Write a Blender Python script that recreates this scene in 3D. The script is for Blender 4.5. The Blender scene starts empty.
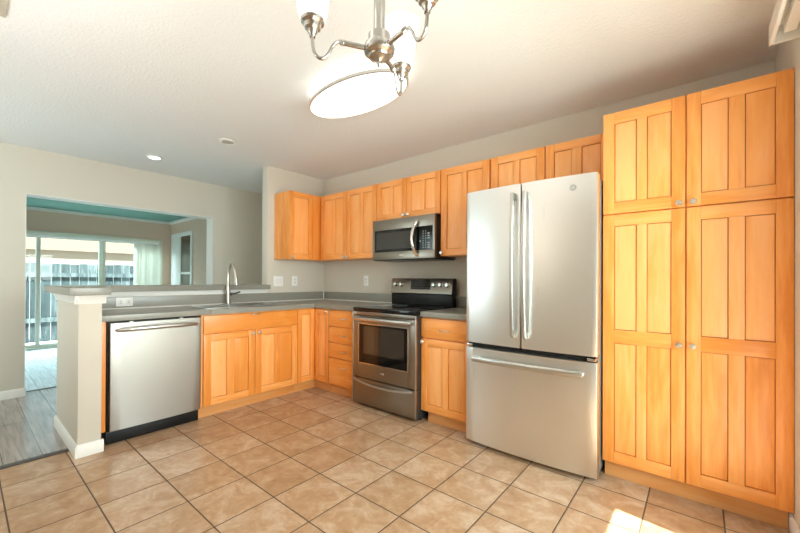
import bpy, bmesh, math, random
from mathutils import Vector, Matrix

random.seed(7)
S = bpy.context.scene
COL = S.collection
H = 2.482          # kitchen ceiling
HF = 2.33          # living room ceiling

# ------------------------------------------------------------------ camera
cam_d = bpy.data.cameras.new('camera')
cam = bpy.data.objects.new('camera', cam_d)
COL.objects.link(cam)
S.camera = cam
cam_d.sensor_width = 36.0
cam_d.lens = 363.616 * 36.0 / 800.0
cam_d.shift_y = (278.5 - 266.5) / 800.0
cam_d.clip_start = 0.02
_a, _t, _r = math.radians(39.5667), math.radians(0.2243), math.radians(0.2703)
F = Vector((-math.sin(_a) * math.cos(_t), math.cos(_a) * math.cos(_t), math.sin(_t)))
R = Vector((math.cos(_a), math.sin(_a), 0))
U = R.cross(F)
R, U = R * math.cos(_r) + U * math.sin(_r), U * math.cos(_r) - R * math.sin(_r)
m = Matrix((R, U, -F)).transposed().to_4x4()
m.translation = Vector((3.8273, -3.0578, 1.1738))
cam.matrix_world = m

# ------------------------------------------------------------------ world, sun, daylight, added fill
S.view_settings.view_transform = 'Standard'
S.view_settings.look = 'None'
S.view_settings.gamma = 1.0
S.view_settings.use_curve_mapping = False
S.view_settings.exposure = 0.0
S.cycles.use_denoising = True
S.cycles.max_bounces = 10
S.cycles.diffuse_bounces = 6
S.cycles.transparent_max_bounces = 12
S.cycles.sample_clamp_indirect = 8.0

W = bpy.data.worlds.new('sky')
S.world = W
W.use_nodes = True
W.node_tree.nodes['Background'].inputs[0].default_value = (0.62, 0.88, 1.0, 1)
W.node_tree.nodes['Background'].inputs[1].default_value = 2.2

def lamp(name, kind, loc, direction, energy, color=(1, 1, 1), size=None, size_y=None):
    d = bpy.data.lights.new(name, kind)
    d.energy = energy
    d.color = color
    if kind == 'AREA':
        d.shape = 'RECTANGLE'
        d.size = size
        d.size_y = size_y
    o = bpy.data.objects.new(name, d)
    COL.objects.link(o)
    o.location = loc
    o.rotation_euler = Vector(direction).to_track_quat('-Z', 'Y').to_euler()
    return o

sun = lamp('sun', 'SUN', (8, -2, 8), (-0.385, 0.05, -1.0), 29.0, (1.0, 0.985, 0.975))
sun.data.angle = 0.009
lamp('patio_daylight', 'AREA', (5.7, -2.05, 1.75), (-1, 0.0, -0.05), 210.0, (1.0, 0.985, 0.97), 2.4, 1.5)
lamp('window_fill', 'AREA', (-0.5, -4.48, 1.45), (-0.1, 1, 0.35), 22.0, (1.0, 0.985, 0.96), 1.4, 1.6)  # added fill at the invented window behind the camera, tilted upward
lamp('ceiling_fill', 'AREA', (2.2, -3.7, 1.3), (-0.5, 0.1, 1), 28.0, (1.0, 0.985, 0.96), 1.0, 0.6)  # added fill lamp behind the camera, brightens the ceiling; no such source seen
lamp('living_daylight', 'AREA', (-5.5, -1.8, 2.75), (1, 0, -0.75), 460.0, (0.72, 0.93, 1.0), 2.6, 1.0)

# ------------------------------------------------------------------ materials
def mat(name, color, rough=0.5, metal=0.0, spec=0.5, coat=0.0):
    m = bpy.data.materials.new(name)
    m.use_nodes = True
    b = m.node_tree.nodes['Principled BSDF']
    b.inputs['Base Color'].default_value = (*color, 1)
    b.inputs['Roughness'].default_value = rough
    b.inputs['Metallic'].default_value = metal
    b.inputs['Specular IOR Level'].default_value = spec
    b.inputs['Coat Weight'].default_value = coat
    return m

class NT:
    def __init__(self, m):
        self.t = m.node_tree
        self.b = self.t.nodes['Principled BSDF']
    def n(self, kind, **kw):
        nd = self.t.nodes.new(kind)
        for k, v in kw.items():
            if k == 'inp':
                for kk, vv in v.items():
                    if hasattr(vv, 'is_output'):
                        self.t.links.new(vv, nd.inputs[kk])
                    else:
                        nd.inputs[kk].default_value = vv
            else:
                setattr(nd, k, v)
        return nd
    def math(self, op, a, b=0.0):
        nd = self.t.nodes.new('ShaderNodeMath')
        nd.operation = op
        for i, v in enumerate((a, b)):
            if hasattr(v, 'is_output'):
                self.t.links.new(v, nd.inputs[i])
            else:
                nd.inputs[i].default_value = v
        return nd.outputs[0]
    def link(self, a, b):
        self.t.links.new(a, b)
    def ramp(self, fac, stops):
        nd = self.t.nodes.new('ShaderNodeValToRGB')
        e = nd.color_ramp.elements
        while len(e) < len(stops):
            e.new(0.5)
        for el, (p, c) in zip(e, stops):
            el.position = p
            el.color = (*c, 1)
        self.link(fac, nd.inputs[0])
        return nd.outputs[0]
    def coords(self):
        return self.t.nodes.new('ShaderNodeTexCoord').outputs['Object']
    def bump(self, height, strength, dist=0.01):
        nd = self.n('ShaderNodeBump', inp={'Strength': strength, 'Distance': dist, 'Height': height})
        self.link(nd.outputs[0], self.b.inputs['Normal'])

def wood(name, horizontal=False, tint=1.0):
    m = mat(name, (0.8, 0.4, 0.1), 0.34, spec=0.45, coat=0.25)
    t = NT(m)
    t.b.inputs['Coat Roughness'].default_value = 0.25
    geo = t.n('ShaderNodeNewGeometry')
    rnd = geo.outputs['Random Per Island']
    sc = (1.6, 1.6, 24.0) if horizontal else (24.0, 24.0, 1.6)
    off = t.n('ShaderNodeCombineXYZ', inp={0: t.math('MULTIPLY', rnd, 37.0), 1: t.math('MULTIPLY', rnd, 91.0), 2: t.math('MULTIPLY', rnd, 53.0)})
    add = t.n('ShaderNodeVectorMath', operation='ADD', inp={0: t.coords(), 1: off.outputs[0]})
    mp = t.n('ShaderNodeMapping', inp={'Vector': add.outputs[0], 'Scale': sc})
    fine = t.n('ShaderNodeTexNoise', inp={'Vector': mp.outputs[0], 'Scale': 2.2, 'Detail': 6.0, 'Roughness': 0.62, 'Distortion': 0.4})
    sc2 = (1.2, 1.2, 5.0) if horizontal else (5.0, 5.0, 1.0)
    mp2 = t.n('ShaderNodeMapping', inp={'Vector': add.outputs[0], 'Scale': sc2})
    big = t.n('ShaderNodeTexNoise', inp={'Vector': mp2.outputs[0], 'Scale': 1.6, 'Detail': 3.0, 'Distortion': 0.9})
    f = t.math('ADD', t.math('MULTIPLY', fine.outputs[0], 0.42), t.math('MULTIPLY', big.outputs[0], 0.58))
    f = t.math('ADD', f, t.math('MULTIPLY', t.math('SUBTRACT', rnd, 0.5), 0.30))
    c = t.ramp(f, [(0.34, (0.78 * tint, 0.265 * tint, 0.042 * tint)), (0.50, (0.90 * tint, 0.365 * tint, 0.088 * tint)), (0.68, (0.95 * tint, 0.445 * tint, 0.155 * tint))])
    t.link(c, t.b.inputs['Base Color'])
    return m

WOOD = wood('maple_vertical')
WOODH = wood('maple_horizontal', True)
WOODG = mat('maple_groove', (0.42, 0.16, 0.03), 0.6)
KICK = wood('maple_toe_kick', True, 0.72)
WOODS = [WOOD, WOODH, WOODG]

def paint(name, color, rough=0.75, scale=180.0, strength=0.08):
    m = mat(name, color, rough, spec=0.25)
    t = NT(m)
    nz = t.n('ShaderNodeTexNoise', inp={'Vector': t.coords(), 'Scale': scale, 'Detail': 3.0})
    t.bump(nz.outputs[0], strength, 0.004)
    return m

WALL = paint('greige_wall_paint', (0.64, 0.595, 0.51))
CEIL = paint('textured_white_ceiling', (0.78, 0.785, 0.775), 0.9, 60.0, 1.0)
TRIM = mat('white_trim_paint', (0.80, 0.785, 0.74), 0.45)
WHITE = mat('white_plastic', (0.86, 0.86, 0.84), 0.35)
FARW = paint('taupe_wall_paint', (0.70, 0.52, 0.40))
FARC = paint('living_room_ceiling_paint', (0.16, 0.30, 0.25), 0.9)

def tile_floor():
    m = mat('beige_ceramic_tile', (0.6, 0.42, 0.27), 0.38, spec=0.45)
    t = NT(m)
    T, tx, ty = 0.3104, 1.435, -2.5944
    sep = t.n('ShaderNodeSeparateXYZ', inp={0: t.coords()})
    us = [t.math('DIVIDE', t.math('SUBTRACT', sep.outputs[i], o), T) for i, o in ((0, tx), (1, ty))]
    d = []
    for u in us:
        fr = t.math('FRACT', u)
        d.append(t.math('MINIMUM', fr, t.math('SUBTRACT', 1.0, fr)))
    edge = t.math('MINIMUM', d[0], d[1])
    grout = t.math('LESS_THAN', edge, 0.0105)
    cell = t.n('ShaderNodeCombineXYZ', inp={0: t.math('FLOOR', us[0]), 1: t.math('FLOOR', us[1])})
    wn = t.n('ShaderNodeTexWhiteNoise', noise_dimensions='3D', inp={0: cell.outputs[0]})
    off = t.n('ShaderNodeVectorMath', operation='MULTIPLY', inp={0: wn.outputs['Color'], 1: (40, 40, 40)})
    add = t.n('ShaderNodeVectorMath', operation='ADD', inp={0: t.coords(), 1: off.outputs[0]})
    n1 = t.n('ShaderNodeTexNoise', inp={'Vector': add.outputs[0], 'Scale': 7.0, 'Detail': 7.0, 'Roughness': 0.65, 'Distortion': 0.9})
    n2 = t.n('ShaderNodeTexNoise', inp={'Vector': add.outputs[0], 'Scale': 40.0, 'Detail': 4.0})
    f = t.math('ADD', t.math('MULTIPLY', n1.outputs[0], 0.8), t.math('MULTIPLY', n2.outputs[0], 0.2))
    f = t.math('ADD', f, t.math('MULTIPLY', t.math('SUBTRACT', wn.outputs['Value'], 0.5), 0.10))
    c = t.ramp(f, [(0.30, (0.32, 0.165, 0.075)), (0.50, (0.44, 0.275, 0.158)), (0.68, (0.57, 0.425, 0.305))])
    mix = t.n('ShaderNodeMix', data_type='RGBA', inp={'Factor': grout, 'A': c, 'B': (0.10, 0.065, 0.038, 1)})
    # the Mix node has several A/B sockets: link by index for colour
    for s in mix.inputs:
        if s.type == 'RGBA' and s.name == 'A':
            t.link(c, s)
        if s.type == 'RGBA' and s.name == 'B':
            s.default_value = (0.10, 0.065, 0.038, 1)
    out = [s for s in mix.outputs if s.type == 'RGBA'][0]
    t.link(out, t.b.inputs['Base Color'])
    rr = t.math('ADD', 0.30, t.math('MULTIPLY', grout, 0.5))
    t.link(rr, t.b.inputs['Roughness'])
    hgt = t.n('ShaderNodeMapRange', inp={'Value': edge, 'From Min': 0.006, 'From Max': 0.022})
    hh = t.math('ADD', hgt.outputs[0], t.math('MULTIPLY', f, 0.25))
    t.bump(hh, 0.45, 0.004)
    return m
TILE = tile_floor()

def plank_floor(name, c0, c1, rough):
    m = mat(name, c0, rough, spec=0.5)
    t = NT(m)
    br = t.n('ShaderNodeTexBrick', inp={'Vector': t.coords(), 'Color1': (*c0, 1), 'Color2': (*c1, 1), 'Mortar': (c0[0] * .35, c0[1] * .35, c0[2] * .35, 1), 'Scale': 1.0, 'Mortar Size': 0.0022, 'Brick Width': 1.22, 'Row Height': 0.18})
    br.offset = 0.37
    mp = t.n('ShaderNodeMapping', inp={'Vector': t.coords(), 'Scale': (1.5, 22, 1)})
    nz = t.n('ShaderNodeTexNoise', inp={'Vector': mp.outputs[0], 'Scale': 2.0, 'Detail': 6.0, 'Distortion': 0.5})
    g = t.ramp(nz.outputs[0], [(0.3, (0.6, 0.6, 0.6)), (0.7, (1.15, 1.15, 1.15))])
    mul = t.n('ShaderNodeVectorMath', operation='MULTIPLY', inp={0: br.outputs[0], 1: g})
    t.link(mul.outputs[0], t.b.inputs['Base Color'])
    return m
PLANK = plank_floor('grey_vinyl_plank', (0.34, 0.29, 0.255), (0.42, 0.365, 0.325), 0.24)
PLANKF = plank_floor('pale_living_room_floor', (0.62, 0.66, 0.70), (0.68, 0.72, 0.76), 0.4)

def counter_mat(name, color, rough=0.28):
    m = mat(name, color, rough, spec=0.5)
    t = NT(m)
    nz = t.n('ShaderNodeTexNoise', inp={'Vector': t.coords(), 'Scale': 260.0, 'Detail': 3.0})
    c = t.ramp(nz.outputs[0], [(0.35, tuple(v * 0.82 for v in color)), (0.65, tuple(v * 1.15 for v in color))])
    t.link(c, t.b.inputs['Base Color'])
    return m
COUNTER = counter_mat('grey_laminate', (0.275, 0.268, 0.228))

def steel(name, color, rough, vertical=False, wav=0.0):
    m = mat(name, color, rough, 1.0)
    t = NT(m)
    sc = (300, 300, 3) if vertical else (3, 3, 300)
    mp = t.n('ShaderNodeMapping', inp={'Vector': t.coords(), 'Scale': sc})
    nz = t.n('ShaderNodeTexNoise', inp={'Vector': mp.outputs[0], 'Scale': 1.0, 'Detail': 2.0})
    rr = t.math('ADD', rough - 0.05, t.math('MULTIPLY', nz.outputs[0], 0.10))
    t.link(rr, t.b.inputs['Roughness'])
    if wav:
        mp2 = t.n('ShaderNodeMapping', inp={'Vector': t.coords(), 'Scale': (3.2, 3.2, 1.1)})
        n2 = t.n('ShaderNodeTexNoise', inp={'Vector': mp2.outputs[0], 'Scale': 1.0, 'Detail': 1.0})
        t.bump(n2.outputs[0], wav, 0.05)
    return m
STEEL = steel('brushed_stainless', (0.56, 0.55, 0.52), 0.30)
WSTEEL = steel('dishwasher_stainless', (0.43, 0.415, 0.38), 0.36)
FSTEEL = steel('refrigerator_stainless', (0.80, 0.795, 0.775), 0.30, True, 0.12)
DSTEEL = steel('dark_stainless', (0.31, 0.275, 0.23), 0.30)
CHROME = mat('polished_metal', (0.82, 0.81, 0.78), 0.16, 1.0)
NICKEL = mat('brushed_nickel', (0.74, 0.725, 0.69), 0.28, 1.0)
LAMPMETAL = mat('satin_lamp_nickel', (0.50, 0.485, 0.455), 0.22, 1.0)
FAUCET = mat('faucet_nickel', (0.50, 0.48, 0.43), 0.30, 1.0)
CASE = mat('grey_appliance_case', (0.23, 0.22, 0.20), 0.45)
BLACK = mat('black_plastic', (0.010, 0.010, 0.010), 0.32, spec=0.25)
BGLASS = mat('black_glass', (0.006, 0.006, 0.006), 0.07, spec=0.4)
OVENGLASS = mat('oven_window_glass', (0.035, 0.026, 0.02), 0.07, spec=0.9)
MWGLASS = mat('microwave_window_glass', (0.03, 0.028, 0.024), 0.12, spec=0.6)
MARK = mat('pale_printed_marks', (0.62, 0.61, 0.57), 0.5)
DARKGAP = mat('dark_recess', (0.02, 0.014, 0.008), 0.8)

def emis(name, color, strength, base=(0.9, 0.9, 0.88)):
    m = mat(name, base, 0.4)
    b = m.node_tree.nodes['Principled BSDF']
    b.inputs['Emission Color'].default_value = (*color, 1)
    b.inputs['Emission Strength'].default_value = strength
    return m
DIFFUSER = emis('lit_diffuser', (1.0, 0.97, 0.92), 3.0)
SHADE = emis('lit_frosted_glass', (1.0, 0.985, 0.95), 0.75)
LENS = emis('lit_downlight_lens', (1.0, 0.97, 0.9), 6.0)

def glass(name, tint=(0.93, 0.98, 0.97)):
    m = bpy.data.materials.new(name)
    m.use_nodes = True
    nt = m.node_tree
    nt.nodes.remove(nt.nodes['Principled BSDF'])
    tr = nt.nodes.new('ShaderNodeBsdfTransparent')
    tr.inputs[0].default_value = (*tint, 1)
    gl = nt.nodes.new('ShaderNodeBsdfGlossy')
    gl.inputs['Roughness'].default_value = 0.02
    lw = nt.nodes.new('ShaderNodeLayerWeight')      # same reflectance from both sides of the pane
    lw.inputs['Blend'].default_value = 0.5
    pw = nt.nodes.new('ShaderNodeMath')
    pw.operation = 'POWER'
    pw.inputs[1].default_value = 5.0
    nt.links.new(lw.outputs['Facing'], pw.inputs[0])
    ma = nt.nodes.new('ShaderNodeMath')
    ma.operation = 'MULTIPLY_ADD'
    ma.inputs[1].default_value = 0.6
    ma.inputs[2].default_value = 0.012
    nt.links.new(pw.outputs[0], ma.inputs[0])
    mx = nt.nodes.new('ShaderNodeMixShader')
    nt.links.new(ma.outputs[0], mx.inputs[0])
    nt.links.new(tr.outputs[0], mx.inputs[1])
    nt.links.new(gl.outputs[0], mx.inputs[2])
    nt.links.new(mx.outputs[0], nt.nodes['Material Output'].inputs[0])
    return m
GLASS = glass('clear_glazing')
FRAME = mat('door_frame_vinyl', (0.68, 0.66, 0.55), 0.5)
FENCE = None
def fence_mat():
    m = mat('weathered_fence_boards', (0.2, 0.3, 0.3), 0.85)
    t = NT(m)
    geo = t.n('ShaderNodeNewGeometry')
    mp = t.n('ShaderNodeMapping', inp={'Vector': t.coords(), 'Scale': (14, 14, 1.6)})
    nz = t.n('ShaderNodeTexNoise', inp={'Vector': mp.outputs[0], 'Scale': 1.3, 'Detail': 5.0, 'Roughness': 0.7})
    f = t.math('ADD', t.math('MULTIPLY', nz.outputs[0], 0.8), t.math('MULTIPLY', geo.outputs['Random Per Island'], 0.25))
    c = t.ramp(f, [(0.35, (0.012, 0.022, 0.024)), (0.55, (0.04, 0.06, 0.062)), (0.8, (0.16, 0.19, 0.19))])
    t.link(c, t.b.inputs['Base Color'])
    return m
FENCE = fence_mat()
BLIND = mat('pale_vinyl_blind', (0.84, 0.83, 0.78), 0.5)
_n = BLIND.node_tree
_tl = _n.nodes.new('ShaderNodeBsdfTranslucent')
_tl.inputs[0].default_value = (0.85, 0.84, 0.78, 1)
_mx = _n.nodes.new('ShaderNodeMixShader')
_mx.inputs[0].default_value = 0.55
_n.links.new(_n.nodes['Principled BSDF'].outputs[0], _mx.inputs[1])
_n.links.new(_tl.outputs[0], _mx.inputs[2])
_n.links.new(_mx.outputs[0], _n.nodes['Material Output'].inputs[0])

# ------------------------------------------------------------------ mesh helpers
class MB:
    def __init__(self):
        self.bm = bmesh.new()
    def _add(self, tb, mi, smooth):
        for f in tb.faces:
            f.material_index = mi
            f.smooth = smooth
        bmesh.ops.recalc_face_normals(tb, faces=tb.faces)
        me = bpy.data.meshes.new('t')
        tb.to_mesh(me)
        tb.free()
        self.bm.from_mesh(me)
        bpy.data.meshes.remove(me)
        return self
    def box(self, x0, x1, y0, y1, z0, z1, bev=0.0, mi=0, seg=2):
        tb = bmesh.new()
        x0, x1 = min(x0, x1), max(x0, x1)
        y0, y1 = min(y0, y1), max(y0, y1)
        z0, z1 = min(z0, z1), max(z0, z1)
        mt = Matrix.Translation(((x0 + x1) / 2, (y0 + y1) / 2, (z0 + z1) / 2)) @ Matrix.Diagonal((x1 - x0, y1 - y0, z1 - z0, 1))
        bmesh.ops.create_cube(tb, size=1.0, matrix=mt)
        if bev > 0:
            bev = min(bev, 0.45 * min(x1 - x0, y1 - y0, z1 - z0))
            bmesh.ops.bevel(tb, geom=list(tb.edges), offset=bev, segments=seg, profile=0.6, affect='EDGES')
        return self._add(tb, mi, bev > 0)
    def prism(self, poly, z0, z1, mi=0, bev=0.0, xform=None):
        tb = bmesh.new()
        bot = [tb.verts.new((x, y, z0)) for x, y in poly]
        top = [tb.verts.new((x, y, z1)) for x, y in poly]
        n = len(poly)
        tb.faces.new(bot[::-1])
        tb.faces.new(top)
        for i in range(n):
            tb.faces.new((bot[i], bot[(i + 1) % n], top[(i + 1) % n], top[i]))
        if bev:
            bmesh.ops.bevel(tb, geom=list(tb.edges), offset=bev, segments=2, profile=0.6, affect='EDGES')
        if xform is not None:
            bmesh.ops.transform(tb, matrix=xform, verts=tb.verts)
        return self._add(tb, mi, bool(bev))
    def lathe(self, prof, center=(0, 0, 0), axis=(0, 0, 1), seg=28, mi=0, caps=True):
        """prof = [(radius, height)]"""
        tb = bmesh.new()
        q = Vector(axis).to_track_quat('Z', 'Y').to_matrix().to_4x4()
        M = Matrix.Translation(center) @ q
        rings = []
        for r, h in prof:
            if r < 1e-6:
                rings.append([tb.verts.new(M @ Vector((0, 0, h)))])
            else:
                rings.append([tb.verts.new(M @ Vector((r * math.cos(2 * math.pi * i / seg), r * math.sin(2 * math.pi * i / seg), h))) for i in range(seg)])
        for a, b in zip(rings, rings[1:]):
            for i in range(seg):
                j = (i + 1) % seg
                if len(a) == 1 and len(b) == 1:
                    continue
                if len(a) == 1:
                    tb.faces.new((a[0], b[i], b[j]))
                elif len(b) == 1:
                    tb.faces.new((a[i], a[j], b[0]))
                else:
                    tb.faces.new((a[i], a[j], b[j], b[i]))
        if caps:
            if len(rings[0]) > 1:
                tb.faces.new(rings[0][::-1])
            if len(rings[-1]) > 1:
                tb.faces.new(rings[-1])
        return self._add(tb, mi, True)
    def oval(self, prof, center, a, b, seg=72, mi=0):
        """prof = [(inset from the oval outline, height)]; inset None = the centre"""
        tb = bmesh.new()
        rings = []
        for r, h in prof:
            if r is None:
                rings.append([tb.verts.new((center[0], center[1], center[2] + h))])
            else:
                rings.append([tb.verts.new((center[0] + (a - r) * math.cos(2 * math.pi * i / seg), center[1] + (b - r) * math.sin(2 * math.pi * i / seg), center[2] + h)) for i in range(seg)])
        for p, q in zip(rings, rings[1:]):
            for i in range(seg):
                j = (i + 1) % seg
                if len(p) == 1:
                    tb.faces.new((p[0], q[i], q[j]))
                elif len(q) == 1:
                    tb.faces.new((p[i], p[j], q[0]))
                else:
                    tb.faces.new((p[i], p[j], q[j], q[i]))
        return self._add(tb, mi, True)
    def cyl(self, p0, p1, r, r1=None, seg=20, mi=0):
        p0, p1 = Vector(p0), Vector(p1)
        L = (p1 - p0).length
        return self.lathe([(r, 0), (r if r1 is None else r1, L)], p0, p1 - p0, seg, mi)
    def tube(self, pts, r, seg=12, mi=0, sub=6, rs=None):
        """smooth tube through control points (Catmull-Rom)"""
        P = [Vector(p) for p in pts]
        radii = rs if rs else [r] * len(P)
        C, CR = [], []
        for i in range(len(P) - 1):
            p0, p1, p2, p3 = P[max(i - 1, 0)], P[i], P[i + 1], P[min(i + 2, len(P) - 1)]
            for k in range(sub):
                t = k / sub
                C.append(0.5 * ((2 * p1) + (p2 - p0) * t + (2 * p0 - 5 * p1 + 4 * p2 - p3) * t * t + (3 * p1 - p0 - 3 * p2 + p3) * t ** 3))
                CR.append(radii[i] * (1 - t) + radii[i + 1] * t)
        C.append(P[-1])
        CR.append(radii[-1])
        tb = bmesh.new()
        rings = []
        up = None
        for i, c in enumerate(C):
            d = (C[min(i + 1, len(C) - 1)] - C[max(i - 1, 0)]).normalized()
            if up is None:
                up = d.orthogonal().normalized()
            else:
                up = (up - d * up.dot(d)).normalized()
            s = d.cross(up)
            rings.append([tb.verts.new(c + (up * math.cos(2 * math.pi * k / seg) + s * math.sin(2 * math.pi * k / seg)) * CR[i]) for k in range(seg)])
        for a, b in zip(rings, rings[1:]):
            for k in range(seg):
                tb.faces.new((a[k], a[(k + 1) % seg], b[(k + 1) % seg], b[k]))
        tb.faces.new(rings[0][::-1])
        tb.faces.new(rings[-1])
        return self._add(tb, mi, True)
    def sweep(self, pts, hw, hh, up=(0, 0, 1), mi=0, bev=0.0):
        """flat-section bar swept along pts: half width hw across, half height hh along up"""
        P = [Vector(p) for p in pts]
        up = Vector(up)
        tb = bmesh.new()
        rings = []
        for i, p in enumerate(P):
            d = (P[min(i + 1, len(P) - 1)] - P[max(i - 1, 0)]).normalized()
            s = d.cross(up).normalized()
            u = s.cross(d).normalized()
            k = 0.6
            offs = [(-1, -k), (-k, -1), (k, -1), (1, -k), (1, k), (k, 1), (-k, 1), (-1, k)]
            rings.append([tb.verts.new(p + s * hw * a + u * hh * b) for a, b in offs])
        n = 8
        for a, b in zip(rings, rings[1:]):
            for k in range(n):
                tb.faces.new((a[k], a[(k + 1) % n], b[(k + 1) % n], b[k]))
        tb.faces.new(rings[0][::-1])
        tb.faces.new(rings[-1])
        return self._add(tb, mi, True)
    def build(self, name, mats, parent=None):
        me = bpy.data.meshes.new(name)
        if not isinstance(mats, (list, tuple)):
            mats = [mats]
        for mm in mats:
            me.materials.append(mm)
        off = Vector((0, 0, 0))
        p = parent
        while p is not None:
            off += p.location
            p = p.parent
        if parent is None:      # origin at the base of the mesh
            vs = [v.co for v in self.bm.verts]
            off = Vector(((min(v.x for v in vs) + max(v.x for v in vs)) / 2, (min(v.y for v in vs) + max(v.y for v in vs)) / 2, min(v.z for v in vs)))
        bmesh.ops.translate(self.bm, vec=-off, verts=self.bm.verts)
        self.bm.to_mesh(me)
        self.bm.free()
        if hasattr(me, 'set_sharp_from_angle'):
            me.set_sharp_from_angle(angle=math.radians(38))
        o = bpy.data.objects.new(name, me)
        COL.objects.link(o)
        if parent is None:
            o.location = off
        else:
            o.parent = parent
        return o

def tag(o, label, cat, group=None, kind=None):
    if label:
        o['label'] = label
    if cat:
        o['category'] = cat
    if group:
        o['group'] = group
    if kind:
        o['kind'] = kind
    return o

def thing(name, label, cat, loc, group=None):
    o = bpy.data.objects.new(name, None)
    o.empty_display_size = 0.05
    COL.objects.link(o)
    o.location = loc
    return tag(o, label, cat, group)

def struct(mb, name, mats, label=None, cat=None):
    # the setting's meshes keep their origin at the world origin, so tile and plank patterns line up
    me = bpy.data.meshes.new(name)
    for mm in (mats if isinstance(mats, list) else [mats]):
        me.materials.append(mm)
    mb.bm.to_mesh(me)
    mb.bm.free()
    me.set_sharp_from_angle(angle=math.radians(38))
    o = bpy.data.objects.new(name, me)
    COL.objects.link(o)
    o['kind'] = 'structure'
    if label:
        o['label'] = label
    if cat:
        o['category'] = cat
    return o

# ------------------------------------------------------------------ the setting
BACK = -4.30       # wall behind the camera
RX = 4.165         # right wall
FX = -1.358        # dining wall with the wide opening
FX2 = -1.545
LX = -4.56         # living room patio door wall
HWX = -0.122       # dining side of the half wall
PE0, PE1 = -2.563, -2.44   # end post of the peninsula
SWE = -0.812       # end of the full-height sink wall
SD0, SD1 = -2.86, -0.93      # patio door on the right wall

# floors
b = MB()
b.prism([(0.50, BACK), (4.30, BACK), (4.30, 0.12), (HWX, 0.12), (HWX, PE0), (0.50, PE0)], -0.06, 0.0)
struct(b, 'floor', TILE, 'beige mottled ceramic tile kitchen floor with dark grout', 'floor')
b = MB()
b.prism([(FX2, BACK), (0.50, BACK), (0.50, PE0), (HWX, PE0), (HWX, 0.12), (FX2, 0.12)], -0.06, 0.0)
struct(b, 'floor', PLANK, 'grey wood plank floor beyond the peninsula', 'floor')
b = MB()
b.box(LX - 0.1, FX2, BACK, -0.30, -0.06, 0.0)
struct(b, 'floor', PLANKF, 'pale bluish floor of the living room by the patio door', 'floor')
b = MB()
b.prism([(0.475, BACK + 0.01), (0.525, BACK + 0.01), (0.525, PE0 - 0.016), (0.475, PE0 - 0.016)], 0.0, 0.008, bev=0.003)
struct(b, 'trim_1', mat('dark_transition_strip', (0.07, 0.06, 0.05), 0.5), 'dark strip where the tile meets the plank floor', 'trim')
b = MB()
b.box(FX2 - 0.02, FX2 + 0.02, -2.63, -0.84, 0.0, 0.006, 0.002)
struct(b, 'trim_2', mat('grey_transition_strip', (0.16, 0.17, 0.17), 0.5), 'grey floor strip under the wide opening', 'trim')

# ceilings
b = MB()
b.box(FX2 + 0.01, 4.30, BACK - 0.12, 0.12, H, H + 0.1)
struct(b, 'ceiling', CEIL, 'white textured kitchen ceiling', 'ceiling')
b = MB()
b.box(LX - 0.1, FX2, BACK - 0.12, -0.18, HF, HF + 0.1)
struct(b, 'ceiling', FARC, 'shaded living room ceiling seen through the opening', 'ceiling')

# walls
b = MB()
b.box(FX2, 4.30, 0.0, 0.12, 0, H)
struct(b, 'wall_back', WALL, 'greige wall behind the stove and cabinets', 'wall')
b = MB()
b.box(HWX, 0.0, SWE, 0.0, 0, H, 0.004)
struct(b, 'wall_sink', WALL, 'full-height end of the sink wall holding the corner cabinet', 'wall')
b = MB()
b.box(HWX, 0.0, PE1, SWE, 0, 1.062)
struct(b, 'wall_peninsula', WALL, 'half wall behind the sink carrying the grey bar top', 'wall')
b = MB()
b.box(HWX, 0.69, PE0, PE1, 0, 1.062, 0.004)
struct(b, 'wall_post', WALL, 'end post of the peninsula beside the dishwasher', 'wall')
b = MB()
b.box(FX2, FX, BACK, -2.645, 0, H)
b.box(FX2, FX, -2.645, -0.8385, 2.022, H)
b.box(FX2, FX, -0.8385, 0.0, 0, H)
struct(b, 'wall_left', WALL, 'dining wall with a wide opening to the living room', 'wall')
b = MB()
b.box(RX, 4.28, SD1, 0.0, 0, H)
b.box(RX, 4.28, SD0, SD1, 2.05, H)
b.box(RX, 4.28, BACK, SD0, 0, H)
struct(b, 'wall_right', WALL, 'greige wall beside the pantry with the patio door', 'wall')
b = MB()
b.box(FX2, -1.25, BACK - 0.12, BACK, 0, H)
b.box(-1.25, 0.25, BACK - 0.12, BACK, 0, 0.6)
b.box(-1.25, 0.25, BACK - 0.12, BACK, 2.25, H)
b.box(0.25, 4.28, BACK - 0.12, BACK, 0, H)
struct(b, 'wall_front', WALL, 'wall with an added wide window behind the viewer', 'wall')
# living room walls
b = MB()
b.box(LX - 0.1, LX, BACK, -3.10, 0, HF)
b.box(LX - 0.1, LX, -3.10, -0.50, 1.93, HF)
b.box(LX - 0.1, LX, -0.50, -0.18, 0, HF)
struct(b, 'wall_living', FARW, 'taupe living room wall around the sliding patio door', 'wall')
b = MB()
b.box(LX - 0.1, FX2, -0.302, -0.18, 0, HF)
struct(b, 'wall_living_side', FARW, 'taupe living room side wall with the white framed window', 'wall')
b = MB()
b.box(LX - 0.1, FX2, BACK - 0.12, BACK, 0, HF)
struct(b, 'wall_living_front', FARW, 'living room wall outside the view', 'wall')

# crown strip in the living room
b = MB()
b.prism([(LX, -0.302), (LX + 0.05, -0.352), (LX + 0.05, BACK), (LX, BACK)], HF - 0.045, HF)
b.prism([(LX, -0.302), (FX2, -0.302), (FX2, -0.352), (LX + 0.05, -0.352)], HF - 0.045, HF)
struct(b, 'trim_3', TRIM, 'pale crown strip along the living room ceiling', 'trim')

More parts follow.
